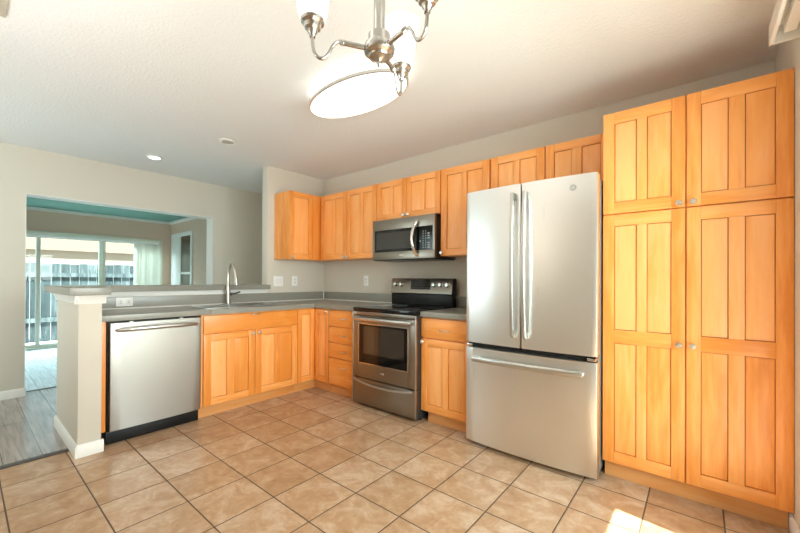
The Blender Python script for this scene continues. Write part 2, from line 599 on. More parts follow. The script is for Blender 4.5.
# added pale liner: lit underside and reveals of the wide opening put into colour
b = MB()
b.box(FX2 - 0.004, FX + 0.003, -2.645, -0.8385, 2.016, 2.0215)
b.box(FX2 - 0.004, FX + 0.003, -0.844, -0.8390, 0.0, 2.016)
b.box(FX2 - 0.004, FX + 0.003, -2.6445, -2.6395, 0.09, 2.016)
struct(b, 'trim_5', TRIM, 'added pale liner painting light onto the returns of the wide opening', 'trim')

# invented window behind the viewer, added to carry a fill lamp
def casing(mb, x0, x1, z0, z1, y, w=0.07, t=0.02, sgn=1):
    mb.box(x0 - w, x0, y, y + sgn * t, z0 - w, z1 + w, 0.003)
    mb.box(x1, x1 + w, y, y + sgn * t, z0 - w, z1 + w, 0.003)
    mb.box(x0, x1, y, y + sgn * t, z1, z1 + w, 0.003)
    mb.box(x0, x1, y, y + sgn * t, z0 - w, z0, 0.003)
b = MB()
b.box(-1.25, -1.19, BACK - 0.1, BACK - 0.02, 0.6, 2.25)
b.box(0.19, 0.25, BACK - 0.1, BACK - 0.02, 0.6, 2.25)
b.box(-0.53, -0.47, BACK - 0.1, BACK - 0.02, 0.66, 2.19)
b.box(-1.19, 0.19, BACK - 0.1, BACK - 0.02, 2.19, 2.25)
b.box(-1.19, 0.19, BACK - 0.1, BACK - 0.02, 0.6, 0.66)
w1 = struct(b, 'fill_window', TRIM, 'invented dining window behind the viewer, added for fill light', 'window')
b = MB()
b.box(-1.19, -0.53, BACK - 0.065, BACK - 0.058, 0.66, 2.19)
b.box(-0.47, 0.19, BACK - 0.065, BACK - 0.058, 0.66, 2.19)
g = b.build('pane', GLASS, w1)

# patio door on the right wall
b = MB()
yc = (SD0 + SD1) / 2
for (p, q, xa) in ((SD0, yc + 0.03, 4.235), (yc - 0.03, SD1, 4.205)):
    b.box(xa, xa + 0.03, p, p + 0.06, 0.02, 2.03)
    b.box(xa, xa + 0.03, q - 0.06, q, 0.02, 2.03)
    b.box(xa, xa + 0.03, p + 0.06, q - 0.06, 0.02, 0.09)
    b.box(xa, xa + 0.03, p + 0.06, q - 0.06, 1.97, 2.03)
b.box(4.17, 4.275, SD0, SD1, 0.0, 0.02)
b.box(4.17, 4.275, SD0, SD1, 2.03, 2.05)
d1 = struct(b, 'door_1', TRIM, 'sliding patio door under the white valance', 'door')
b = MB()
b.box(4.247, 4.252, SD0 + 0.06, yc - 0.03, 0.09, 1.97)
b.box(4.217, 4.222, yc + 0.03, SD1 - 0.06, 0.09, 1.97)
b.build('pane', GLASS, d1)

# baseboards
def bb_x(mb, x0, x1, y, sgn, h=0.083, t=0.013):
    mb.prism([(0, 0), (sgn * t, 0), (sgn * t, h - 0.012), (sgn * t * 0.35, h), (0, h)], x0, x1,
             xform=Matrix(((0, 0, 1, 0), (1, 0, 0, y), (0, 1, 0, 0), (0, 0, 0, 1))))
def bb_y(mb, y0, y1, x, sgn, h=0.083, t=0.013):
    mb.prism([(0, 0), (sgn * t, 0), (sgn * t, h - 0.012), (sgn * t * 0.35, h), (0, h)], y0, y1,
             xform=Matrix(((1, 0, 0, x), (0, 0, 1, 0), (0, 1, 0, 0), (0, 0, 0, 1))))
b = MB()
bb_x(b, HWX - 0.013, 0.703, PE0, -1)
bb_y(b, PE0, PE1 + 0.012, 0.69, 1)
bb_y(b, PE0, 0.0, HWX, -1)
struct(b, 'baseboard_peninsula', TRIM, 'white baseboard around the peninsula end post', 'baseboard')
b = MB()
bb_y(b, BACK, -2.645, FX, 1)
bb_x(b, FX2, FX + 0.013, -2.645, 1)
bb_y(b, -0.8385, 0.0, FX, 1)
struct(b, 'baseboard_left', TRIM, 'white baseboard along the dining wall', 'baseboard')
b = MB()
bb_y(b, SD1 + 0.02, -0.545, RX, -1)
bb_y(b, BACK, SD0 - 0.02, RX, -1)
struct(b, 'baseboard_right', TRIM, 'white baseboard by the pantry corner', 'baseboard')

# flared moulding under the bar cap
b = MB()
z0, z1 = 1.005, 1.062
pf = [(0, 0), (0.004, 0), (0.006, 0.018), (0.020, 0.045), (0.022, z1 - z0), (0, z1 - z0)]
b.prism(pf, HWX - 0.02, 0.712, xform=Matrix(((0, 0, 1, 0), (-1, 0, 0, PE0), (0, 1, 0, z0), (0, 0, 0, 1))))
b.prism(pf, PE0 - 0.022, PE1 + 0.02, xform=Matrix(((1, 0, 0, 0.69), (0, 0, 1, 0), (0, 1, 0, z0), (0, 0, 0, 1))))
b.prism(pf, 0.022, 0.69, xform=Matrix(((0, 0, 1, 0), (1, 0, 0, PE1), (0, 1, 0, z0), (0, 0, 0, 1))))
b.box(0.0, 0.012, PE1 + 0.022, SWE, 1.018, 1.062, 0.002)
struct(b, 'trim_4', TRIM, 'white flared moulding under the grey bar top', 'trim')

# ------------------------------------------------------------------ hardware
def knob(parent, p, n):
    """round nickel knob at p, standing off along n"""
    n = Vector(n)
    mb = MB()
    mb.lathe([(0.0, 0.0), (0.008, 0.0), (0.0055, 0.004), (0.005, 0.012), (0.0095, 0.016), (0.0145, 0.020), (0.0155, 0.025), (0.012, 0.029), (0.0, 0.0305)], p, n, 18)
    return mb.build('knob', NICKEL, parent)

def pull(parent, p, n, length=0.09):
    """small arched bar pull, horizontal"""
    n = Vector(n)
    s = Vector((n.y, -n.x, 0)).normalized()
    p = Vector(p)
    h = length / 2
    mb = MB()
    mb.tube([p - s * h, p - s * h * 0.93 + n * 0.012, p - s * h * 0.55 + n * 0.022, p + n * 0.025, p + s * h * 0.55 + n * 0.022, p + s * h * 0.93 + n * 0.012, p + s * h], 0.0045, 10)
    return mb.build('handle', NICKEL, parent)

# ------------------------------------------------------------------ cabinet pieces
# A face frame of reference: run 'y' faces -y (stove wall), run 'x' faces +x (sink wall)
def fbox(mb, run, a0, a1, d0, d1, z0, z1, bev=0.0, mi=0):
    """a = along the run, d = depth coordinate (y for run 'y', x for run 'x')"""
    if run == 'y':
        mb.box(a0, a1, d0, d1, z0, z1, bev, mi)
    else:
        mb.box(d0, d1, a0, a1, z0, z1, bev, mi)

def panel_door(parent, run, a0, a1, z0, z1, front, out, rails=(), cols=2, stile=0.058, mid=0.048, rail=0.058, name='door', th=0.020):
    """shaker door; front = coordinate of its front face, out = +1/-1 direction the face looks.
    rails = z centres of extra mid rails; panels sit in cols columns between stiles."""
    mb = MB()
    back = front - out * th
    pf = front - out * 0.008
    fbox(mb, run, a0, a0 + stile, back, front, z0, z1, 0.0022, 0)
    fbox(mb, run, a1 - stile, a1, back, front, z0, z1, 0.0022, 0)
    zs = [z0] + [r for r in rails] + [z1]
    fbox(mb, run, a0 + stile, a1 - stile, back, front, z0, z0 + rail, 0.0022, 1)
    fbox(mb, run, a0 + stile, a1 - stile, back, front, z1 - rail, z1, 0.0022, 1)
    spans = []
    lo = z0 + rail
    for rz in rails:
        fbox(mb, run, a0 + stile, a1 - stile, back, front, rz - 0.039, rz + 0.039, 0.0022, 1)
        spans.append((lo, rz - 0.039))
        lo = rz + 0.039
    spans.append((lo, z1 - rail))
    ia, ib = a0 + stile, a1 - stile
    cw = (ib - ia - (cols - 1) * mid) / cols
    for (s0, s1) in spans:
        for c in range(cols):
            p0 = ia + c * (cw + mid)
            if c:
                fbox(mb, run, p0 - mid, p0, back, front, s0, s1, 0.0022, 0)
            g = 0.0035
            fbox(mb, run, p0, p0 + cw, back + out * 0.002, pf - out * 0.004, s0, s1, 0, 2)          # dark reveal behind
            fbox(mb, run, p0 + g, p0 + cw - g, pf - out * 0.006, pf, s0 + g, s1 - g, 0.0015, 0)
    return mb.build(name, WOODS, parent)

def slab(parent, run, a0, a1, z0, z1, front, out, name='drawer', th=0.020):
    mb = MB()
    fbox(mb, run, a0, a1, front - out * th, front, z0, z1, 0.004, 1)
    return mb.build(name, WOODS, parent)

def out_vec(run):
    return (0, -1, 0) if run == 'y' else (1, 0, 0)
def pt(run, a, d, z):
    return (a, d, z) if run == 'y' else (d, a, z)

XF, YF = 0.624, -0.620
ZB, ZT = 0.100, 0.860
CT = 0.872     # underside of worktop

# --- sink base cabinet
c = thing('base_cabinet', 'sink base cabinet with two panelled doors right of the dishwasher', 'cabinet', (0.32, -1.297, 0))
b = MB()
b.box(0.03, XF - 0.021, -1.768, -1.750, ZB, CT - 0.001)
b.box(0.03, XF - 0.021, -0.855, -0.838, ZB, CT - 0.001)
b.box(0.03, XF - 0.021, -1.75, -0.855, ZB, ZB + 0.018)
b.box(0.03, 0.045, -1.75, -0.855, ZB + 0.018, CT - 0.1)
fbox(b, 'x', -1.75, -0.855, XF - 0.04, XF - 0.021, CT - 0.04, CT - 0.001)
fbox(b, 'x', -1.75, -0.855, XF - 0.04, XF - 0.021, 0.69, 0.725)
b.build('body', WOODS, c)
dr = slab(c, 'x', -1.755, -0.838, 0.712, ZT, XF, 1, 'drawer_front')
pull(dr, (XF, -1.297, 0.852), (1, 0, 0), 0.095)
d = panel_door(c, 'x', -1.755, -1.2995, ZB, 0.703, XF, 1, cols=2, stile=0.06, mid=0.062)
knob(d, (XF, -1.328, 0.675), (1, 0, 0))
d = panel_door(c, 'x', -1.2945, -0.838, ZB, 0.703, XF, 1, cols=2, stile=0.06, mid=0.062)
knob(d, (XF, -1.265, 0.675), (1, 0, 0))
b = MB()
b.box(0.555, 0.571, -1.782, -0.838, 0.0, ZB - 0.001)
b.build('toe_kick', KICK, c)

# --- corner base cabinet (two door leaves meeting in the corner)
c = thing('base_cabinet', 'corner base cabinet with two narrow doors meeting at right angles', 'cabinet', (0.35, -0.35, 0))
b = MB()
b.prism([(0.03, -0.836), (0.602, -0.836), (0.602, -0.598), (0.853, -0.598), (0.853, -0.03), (0.03, -0.03)], ZB, CT - 0.001)
b.build('body', WOODS, c)
panel_door(c, 'x', -0.833, -0.622, ZB, ZT, XF, 1, cols=1, stile=0.052, rail=0.055)
d = panel_door(c, 'y', 0.6255, 0.852, ZB, ZT, YF, -1, cols=1, stile=0.052, rail=0.055)
knob(d, (0.822, YF, 0.838), (0, -1, 0))
b = MB()
b.box(0.8525, 0.8585, YF + 0.001, YF + 0.02, ZB, ZT, 0.001)
b.build('hinge_strip', STEEL, c)
b = MB()
b.prism([(0.571, -0.836), (0.571, -0.571), (0.853, -0.571), (0.853, -0.555), (0.555, -0.555), (0.555, -0.836)], 0.0, ZB - 0.001)
b.build('toe_kick', KICK, c)

# --- four-drawer base
c = thing('base_cabinet', 'narrow base cabinet of four drawers left of the stove', 'cabinet', (1.08, -0.3, 0))
b = MB()
b.box(0.856, 1.287, -0.598, -0.03, ZB, CT - 0.001)
b.build('body', WOODS, c)
for z0, z1 in ((0.697, ZT), (0.533, 0.689), (0.376, 0.525), (ZB, 0.368)):
    dr = slab(c, 'y', 0.862, 1.286, z0, z1, YF, -1)
    pull(dr, (1.075, YF, (z0 + z1) / 2 + (0.0 if z1 - z0 < 0.2 else 0.055)), (0, -1, 0), 0.09)
b = MB()
b.box(0.856, 1.287, -0.571, -0.555, 0.0, ZB - 0.001)
b.build('toe_kick', KICK, c)

# --- base between stove and refrigerator
c = thing('base_cabinet', 'base cabinet with one drawer and one door between stove and refrigerator', 'cabinet', (2.29, -0.3, 0))
b = MB()
b.box(2.046, 2.505, -0.598, -0.03, ZB, CT - 0.001)
b.build('body', WOODS, c)
dr = slab(c, 'y', 2.044, 2.506, 0.705, ZT, YF, -1)
pull(dr, (2.27, YF, 0.772), (0, -1, 0), 0.09)
d = panel_door(c, 'y', 2.044, 2.506, ZB, 0.693, YF, -1, cols=2, stile=0.062, mid=0.06)
knob(d, (2.064, YF, 0.668), (0, -1, 0))
b = MB()
b.box(2.085, 2.505, -0.571, -0.555, 0.0, ZB - 0.001)
b.build('toe_kick', KICK, c)

# --- wooden end panel left of the dishwasher
b = MB()
b.box(0.03, 0.622, -2.434, -2.404, 0.10, CT - 0.001, 0.002)
tag(b.build('end_panel', WOODS), 'narrow maple strip between the white post and the dishwasher', 'panel')

# --- wall cabinets
UZ0, UZ1 = 1.405, 2.166
UX, UY = 0.3115, -0.3115

c = thing('wall_cabinet', 'single-door wall cabinet on the sink wall with its side in view', 'cabinet', (0.15, -0.52, UZ0))
b = MB()
b.box(0.002, UX - 0.021, -0.729, -0.002, UZ0, UZ1, 0.0015)
b.build('body', WOODS, c)
d = panel_door(c, 'x', -0.727, -0.42, UZ0, UZ1, UX, 1, cols=1, stile=0.055, rail=0.06)
knob(d, (UX, -0.700, 1.432), (1, 0, 0))
b = MB()
b.box(UX - 0.021, UX - 0.002, -0.414, UY - 0.001, UZ0, UZ1, 0.001)
b.build('filler', WOODS, c)

c = thing('wall_cabinet', 'double-door wall cabinet in the corner left of the microwave', 'cabinet', (0.77, -0.15, UZ0))
b = MB()
b.box(0.296, 1.236, UY + 0.021, -0.002, UZ0, UZ1, 0.0015)
b.build('body', WOODS, c)
d = panel_door(c, 'y', 0.318, 0.776, UZ0, UZ1, UY, -1, cols=2, stile=0.06, mid=0.06, rail=0.06)
knob(d, (0.752, UY, 1.428), (0, -1, 0))
d = panel_door(c, 'y', 0.782, 1.236, UZ0, UZ1, UY, -1, cols=2, stile=0.06, mid=0.05, rail=0.06)
knob(d, (0.806, UY, 1.428), (0, -1, 0))

c = thing('wall_cabinet', 'short double-door wall cabinet above the microwave', 'cabinet', (1.63, -0.15, 1.775))
b = MB()
b.box(1.240, 2.021, UY + 0.021, -0.002, 1.778, UZ1, 0.0015)
b.build('body', WOODS, c)
d = panel_door(c, 'y', 1.243, 1.627, 1.778, UZ1, UY, -1, cols=2, stile=0.052, mid=0.046, rail=0.055)
knob(d, (1.602, UY, 1.806), (0, -1, 0))
d = panel_door(c, 'y', 1.633, 2.020, 1.778, UZ1, UY, -1, cols=2, stile=0.052, mid=0.046, rail=0.055)
knob(d, (1.660, UY, 1.806), (0, -1, 0))

c = thing('wall_cabinet', 'tall single-door wall cabinet between microwave and refrigerator', 'cabinet', (2.265, -0.15, 1.39))
b = MB()
b.box(2.025, 2.500, UY + 0.021, -0.002, 1.39, UZ1, 0.0015)
b.build('body', WOODS, c)
d = panel_door(c, 'y', 2.030, 2.498, 1.39, UZ1, UY, -1, cols=2, stile=0.062, mid=0.052, rail=0.06)
knob(d, (2.046, UY, 1.418), (0, -1, 0))

c = thing('wall_cabinet', 'short double-door wall cabinet above the refrigerator', 'cabinet', (2.94, -0.15, 1.84))
b = MB()
b.box(2.504, 3.369, UY + 0.021, -0.002, 1.84, UZ1, 0.0015)
b.build('body', WOODS, c)
panel_door(c, 'y', 2.511, 2.938, 1.84, UZ1, UY, -1, cols=2, stile=0.06, mid=0.05, rail=0.058)
panel_door(c, 'y', 2.946, 3.368, 1.84, UZ1, UY, -1, cols=2, stile=0.06, mid=0.065, rail=0.058)

# --- pantry
PY = -0.589
c = thing('pantry_cabinet', 'tall four-door maple pantry cabinet right of the refrigerator', 'cabinet', (3.77, -0.3, 0))
b = MB()
b.box(3.375, 4.158, PY + 0.021, -0.002, ZB, 2.172, 0.0015)
b.build('body', WOODS, c)
def pdoor(a0, a1, z0, z1, rails, st, md):
    return panel_door(c, 'y', a0, a1, z0, z1, PY, -1, rails=rails, cols=2, stile=st, mid=md, rail=0.066)
d = pdoor(3.374, 3.764, 1.572, 2.172, (), 0.059, 0.048)
knob(d, (3.738, PY, 1.594), (0, -1, 0))
d = pdoor(3.770, 4.163, 1.572, 2.172, (), 0.059, 0.060)
knob(d, (3.797, PY, 1.594), (0, -1, 0))
d = pdoor(3.374, 3.764, 0.098, 1.565, (0.845,), 0.059, 0.048)
knob(d, (3.737, PY, 0.832), (0, -1, 0))
d = pdoor(3.770, 4.163, 0.098, 1.565, (0.845,), 0.059, 0.060)
knob(d, (3.796, PY, 0.832), (0, -1, 0))
b = MB()
b.box(3.380, 4.150, -0.548, -0.532, 0.0, ZB - 0.003)
b.build('toe_kick', KICK, c)

# ------------------------------------------------------------------ worktops and bar
c = thing('countertop', 'grey L-shaped worktop running from the post to the stove', 'countertop', (0.32, -0.32, CT))
SX0, SX1, SY0, SY1 = 0.075, 0.555, -1.700, -0.900      # sink cut-out
b = MB()
zt = 0.9146
b.box(0.0, 0.6395, PE1, SY0, CT, zt, 0.004)
b.box(0.0, SX0, SY0, SY1, CT, zt)
b.box(SX1, 0.6395, SY0, SY1, CT, zt)
b.prism([(0.0, SY1), (0.6395, SY1), (0.6395, -0.6395), (1.288, -0.6395), (1.288, 0.0), (0.0, 0.0)], CT, zt)
b.build('slab', COUNTER, c)
b = MB()
b.box(0.0, 0.02, PE1, -0.02, zt, 1.018, 0.002)
b.box(0.0, 1.288, -0.02, 0.0, zt, 1.018, 0.002)
b.build('backsplash', COUNTER, c)
b = MB()
CAULK = mat('pale_caulk_line', (0.74, 0.72, 0.66), 0.4)
b.box(0.018, 0.028, PE1, -0.028, zt, zt + 0.010, 0.002)
b.box(0.018, 1.288, -0.028, -0.018, zt, zt + 0.010, 0.002)
b.box(0.018, 0.027, -0.027, -0.018, zt, 1.017, 0.002)
b.build('caulk_line', CAULK, c)

c = thing('countertop', 'short grey worktop between the stove and the refrigerator', 'countertop', (2.29, -0.32, CT))
b = MB()
b.box(2.0445, 2.515, -0.6395, 0.0, CT, zt, 0.004)
b.build('slab', COUNTER, c)
b = MB()
b.box(2.0445, 2.515, -0.02, 0.0, zt, 1.018, 0.002)
b.build('backsplash', COUNTER, c)

b = MB()
b.prism([(-0.34, -2.615), (0.735, -2.615), (0.735, -2.40), (0.05, -2.40), (0.05, -0.80), (0.0012, -0.80), (0.0012, -0.8132), (-0.34, -0.8132)], 1.063, 1.113, bev=0.004)
tag(b.build('bar_top', COUNTER), 'raised grey breakfast bar top on the half wall', 'countertop')

# ------------------------------------------------------------------ sink and faucet
c = thing('kitchen_sink', 'double-basin stainless sink set in the grey worktop', 'sink', (0.315, -1.30, zt))
b = MB()
x0, x1, y0, y1 = SX0, SX1, SY0, SY1
rimz = zt + 0.006
for (a0, a1, c0, c1) in ((x0 - 0.02, x0 + 0.06, y0 - 0.02, y1 + 0.02), (x1 - 0.03, x1 + 0.02, y0 - 0.02, y1 + 0.02), (x0 + 0.06, x1 - 0.03, y0 - 0.02, y0 + 0.03), (x0 + 0.06, x1 - 0.03, y1 - 0.03, y1 + 0.02), (x0 + 0.06, x1 - 0.03, -1.315, -1.285)):
    b.box(a0, a1, c0, c1, zt + 0.0005, rimz, 0.002)
SINKM = mat('dull_sink_steel', (0.52, 0.51, 0.48), 0.30, 1.0)
b.build('rim', SINKM, c)
for (c0, c1) in ((y0 + 0.03, -1.315), (-1.285, y1 - 0.03)):
    b = MB()
    xa, xb, zb = x0 + 0.06, x1 - 0.03, zt - 0.17
    t = 0.004
    b.box(xa, xa + t, c0, c1, zb, zt)
    b.box(xb - t, xb, c0, c1, zb, zt)
    b.box(xa + t, xb - t, c0, c0 + t, zb, zt)
    b.box(xa + t, xb - t, c1 - t, c1, zb, zt)
    b.box(xa + t, xb - t, c0 + t, c1 - t, zb, zb + t)
    bs = b.build('basin', SINKM, c)
    b = MB()
    b.lathe([(0.0, 0.0), (0.045, 0.0), (0.045, 0.004), (0.036, 0.005), (0.03, 0.003), (0.0, 0.003)], ((xa + xb) / 2, (c0 + c1) / 2, zb + t), (0, 0, 1), 24)
    b.build('drain', CHROME, bs)

c = thing('kitchen_faucet', 'tall brushed pull-down gooseneck faucet behind the sink', 'faucet', (0.095, -1.306, rimz))
fx, fy, fz = 0.095, -1.306, rimz
b = MB()
b.lathe([(0.029, 0), (0.029, 0.006), (0.0235, 0.012), (0.022, 0.09), (0.0205, 0.16), (0.0155, 0.19), (0.0135, 0.2)], (fx, fy, fz), seg=24)
b.build('body', FAUCET, c)
b = MB()
top = fz + 0.405
b.tube([(fx, fy, fz + 0.19), (fx, fy, fz + 0.29), (fx + 0.006, fy + 0.001, fz + 0.335), (fx + 0.03, fy + 0.004, fz + 0.390), (fx + 0.065, fy + 0.008, fz + 0.405), (fx + 0.098, fy + 0.012, fz + 0.372), (fx + 0.115, fy + 0.016, fz + 0.325), (fx + 0.121, fy + 0.018, fz + 0.29)], 0.0125, 14)
b.build('spout', FAUCET, c)
b = MB()
b.tube([(fx + 0.120, fy + 0.018, fz + 0.30), (fx + 0.125, fy + 0.02, fz + 0.26), (fx + 0.129, fy + 0.021, fz + 0.215), (fx + 0.131, fy + 0.022, fz + 0.19)], 0.016, 16, rs=[0.0135, 0.018, 0.0205, 0.019])
sp = b.build('spray_head', FAUCET, c)
b = MB()
b.cyl((fx + 0.1313, fy + 0.0222, fz + 0.191), (fx + 0.132, fy + 0.0225, fz + 0.183), 0.016)
b.build('nozzle', BLACK, sp)
b = MB()
b.cyl((fx, fy, fz + 0.10), (fx + 0.012, fy + 0.035, fz + 0.10), 0.015)
b.tube([(fx + 0.010, fy + 0.03, fz + 0.102), (fx + 0.02, fy + 0.065, fz + 0.106), (fx + 0.035, fy + 0.11, fz + 0.122)], 0.007, 10, rs=[0.010, 0.009, 0.008])
b.build('lever', mat('dark_lever_metal', (0.05, 0.045, 0.04), 0.4, 0.6), c)

# ------------------------------------------------------------------ dishwasher
c = thing('dishwasher', 'stainless dishwasher between the white post and the sink cabinet', 'dishwasher', (0.35, -2.083, 0))
DX = 0.638
b = MB()
b.box(0.04, DX - 0.045, -2.392, -1.795, 0.03, CT - 0.004)
b.build('tub', BLACK, c)
b = MB()
N = 10
pts = []
for i in range(N + 1):
    t = i / N
    pts.append((DX + 0.006 * (1 - (2 * t - 1) ** 2), -2.383 + 0.599 * t))
poly = [(DX - 0.044, -2.383)] + [(x, y) for x, y in pts] + [(DX - 0.044, -1.784)]
b.prism(poly, 0.098, 0.857, bev=0.003)
dr = b.build('door', WSTEEL, c)
b = MB()
hp = [(DX + 0.004, -2.352, 0.808), (DX + 0.022, -2.335, 0.808), (DX + 0.042, -2.27, 0.812), (DX + 0.052, -2.17, 0.814), (DX + 0.054, -2.083, 0.815), (DX + 0.052, -2.0, 0.814), (DX + 0.042, -1.9, 0.812), (DX + 0.022, -1.833, 0.808), (DX + 0.004, -1.815, 0.808)]
b.tube(hp, 0.012, 12, rs=[0.009, 0.013, 0.016, 0.017, 0.017, 0.017, 0.016, 0.013, 0.009])
b.build('handle', STEEL, dr)
for y in (-2.26, -1.93):
    b = MB()
    b.box(DX - 0.02, DX + 0.001, y - 0.012, y + 0.012, 0.858, 0.8645, 0.001)
    b.build('latch_tab', WHITE, c)
b = MB()
b.box(0.52, 0.612, -2.40, -1.790, 0.004, 0.092, 0.004)
b.build('toe_kick', BLACK, c)

# ------------------------------------------------------------------ stove
c = thing('electric_range', 'stainless freestanding electric stove with black glass cooktop', 'stove', (1.68, -0.35, 0))
RX0, RX1, RY = 1.291, 2.041, -0.685
b = MB()
b.box(RX0 + 0.002, RX1 - 0.002, RY + 0.024, -0.035, 0.025, 0.879)
b.build('body', mat('range_side_enamel', (0.03, 0.03, 0.03), 0.4), c)
for fxx in (RX0 + 0.04, RX1 - 0.04):
    for fyy in (-0.58, -0.10):
        b = MB()
        b.cyl((fxx, fyy, 0.0), (fxx, fyy, 0.026), 0.018, seg=12)
        b.build('leveling_foot', BLACK, c)
b = MB()
b.box(RX0, RX1, RY + 0.002, -0.10, 0.8795, 0.917, 0.005)
ck = b.build('cooktop', BGLASS, c)
ring = mat('printed_burner_ring', (0.11, 0.11, 0.11), 0.2)
for (bx, by, br) in ((1.50, -0.50, 0.105), (1.87, -0.50, 0.09), (1.50, -0.24, 0.075), (1.87, -0.24, 0.10)):
    b = MB()
    for rr in (br, br * 0.62):
        b.lathe([(rr - 0.003, 0.0), (rr, 0.0), (rr, 0.0006), (rr - 0.003, 0.0006), (rr - 0.003, 0.0)], (bx, by, 0.9171), seg=36, caps=False)
    b.build('burner', ring, ck)
# control-free strip under the cooktop, oven door
b = MB()
b.box(RX0 + 0.004, RX1 - 0.004, RY + 0.008, RY + 0.023, 0.846, 0.878, 0.003)
b.build('vent_strip', DSTEEL, c)
b = MB()
wx0, wx1, wz0, wz1 = 1.374, 1.952, 0.410, 0.768
z0, z1 = 0.274, 0.842
b.box(RX0 + 0.002, wx0, RY, RY + 0.023, z0, z1, 0.003)
b.box(wx1, RX1 - 0.002, RY, RY + 0.023, z0, z1, 0.003)
b.box(wx0, wx1, RY, RY + 0.023, z0, wz0, 0.0)
b.box(wx0, wx1, RY, RY + 0.023, wz1, z1, 0.0)
dr = b.build('oven_door', DSTEEL, c)
b = MB()
b.box(wx0 + 0.001, wx1 - 0.001, RY + 0.004, RY + 0.022, wz0 + 0.001, wz1 - 0.001)
win = b.build('window', BGLASS, dr)
b = MB()
b.box(wx0 + 0.055, wx1 - 0.04, RY + 0.0025, RY + 0.0045, wz0 + 0.085, wz1 - 0.022)
b.build('inner_glass', OVENGLASS, win)
b = MB()
b.box(wx0 - 0.005, wx0 + 0.002, RY - 0.002, RY + 0.002, wz0 - 0.005, wz1 + 0.005)
b.box(wx1 - 0.002, wx1 + 0.005, RY - 0.002, RY + 0.002, wz0 - 0.005, wz1 + 0.005)
b.box(wx0, wx1, RY - 0.002, RY + 0.002, wz0 - 0.005, wz0 + 0.001)
b.box(wx0, wx1, RY - 0.002, RY + 0.002, wz1 - 0.001, wz1 + 0.005)
b.build('window_trim', CHROME, dr)
b = MB()
n = 14
hp = []
for i in range(n + 1):
    t = i / n
    hp.append((RX0 + 0.03 + (RX1 - RX0 - 0.06) * t, RY - 0.030 - 0.020 * (1 - (2 * t - 1) ** 2), 0.818))
b.sweep(hp, 0.010, 0.014)
for xx in (RX0 + 0.045, RX1 - 0.045):
    b.box(xx - 0.012, xx + 0.012, RY - 0.03, RY + 0.002, 0.806, 0.830, 0.003)
b.build('handle', STEEL, dr)
b = MB()
b.box(1.648, 1.680, RY - 0.0015, RY, 0.340, 0.346, 0.0)
b.box(1.679, 1.686, RY - 0.0015, RY, 0.334, 0.352, 0.0005)
b.build('emblem', MARK, dr)
# storage drawer with lip
b = MB()
b.box(RX0 + 0.002, RX1 - 0.002, RY, RY + 0.023, 0.032, 0.262, 0.003)
dr = b.build('storage_drawer', DSTEEL, c)
b = MB()
hp = []
for i in range(n + 1):
    t = i / n
    hp.append((RX0 + 0.02 + (RX1 - RX0 - 0.06) * t, RY - 0.004 - 0.018 * math.sin(math.pi * t), 0.248 - 0.028 * math.sin(math.pi * t) ** 0.8))
b.sweep(hp, 0.008, 0.008)
b.build('handle', STEEL, dr)
for xx in (RX0 + 0.0045, RX1 - 0.0045):
    b = MB()
    b.box(xx - 0.0042, xx + 0.0042, RY - 0.004, RY + 0.006, 0.034, 0.876, 0.002)
    b.build('side_trim', STEEL, c)
# backguard
b = MB()
b.box(RX0, RX1 - 0.002, -0.125, -0.055, 0.918, 1.034, 0.003)
b.build('backguard', BLACK, c)
b = MB()
prof = [(-0.138, 1.036), (-0.142, 1.042), (-0.122, 1.182), (-0.114, 1.190), (-0.062, 1.190), (-0.055, 1.180), (-0.055, 1.036)]
b.prism(prof, RX0, RX1, mi=0, xform=Matrix(((0, 0, 1, 0), (1, 0, 0, 0), (0, 1, 0, 0), (0, 0, 0, 1))))
cp = b.build('control_panel', DSTEEL, c)
b = MB()
b.prism([(p[0] + (0.003 if p[0] < -0.1 else -0.003), p[1] - 0.002) for p in prof], RX1 + 0.0003, RX1 + 0.004, xform=Matrix(((0, 0, 1, 0), (1, 0, 0, 0), (0, 1, 0, 0), (0, 0, 0, 1))))
b.build('end_cap', BLACK, cp)
def panel_y(z):
    return -0.142 + (z - 1.042) * (0.020 / 0.140)
nrm = Vector((0, -0.140, -0.020)).normalized()
nrm = Vector((0, -0.99, 0.14)).normalized()
for xk in (1.357, 1.431, 1.839, 1.912, 1.990):
    zk = 1.128
    b = MB()
    b.lathe([(0.0, 0), (0.024, 0), (0.0245, 0.003), (0.020, 0.006), (0.0185, 0.022), (0.016, 0.025), (0.0, 0.0255)], (xk, panel_y(zk) - 0.001, zk), nrm, 20)
    kb = b.build('knob', CHROME, cp)
b = MB()
M = Matrix(((0, 0, 1, 0), (1, 0, 0, 0), (0, 1, 0, 0), (0, 0, 0, 1)))
b.prism([(panel_y(1.082) - 0.0025, 1.082), (panel_y(1.174) - 0.0025, 1.174), (panel_y(1.174) + 0.004, 1.174), (panel_y(1.082) + 0.004, 1.082)], 1.556, 1.795, xform=M)
for i in range(8):
    for j in range(3):
        zz = 1.098 + j * 0.026
        xx = 1.575 + i * 0.027
        b.box(xx, xx + 0.012, panel_y(zz) - 0.0032, panel_y(zz) - 0.0010, zz, zz + 0.004, 0, 1)
b.build('display', [BGLASS, mat('dim_key_marks', (0.16, 0.15, 0.14), 0.5)], cp)

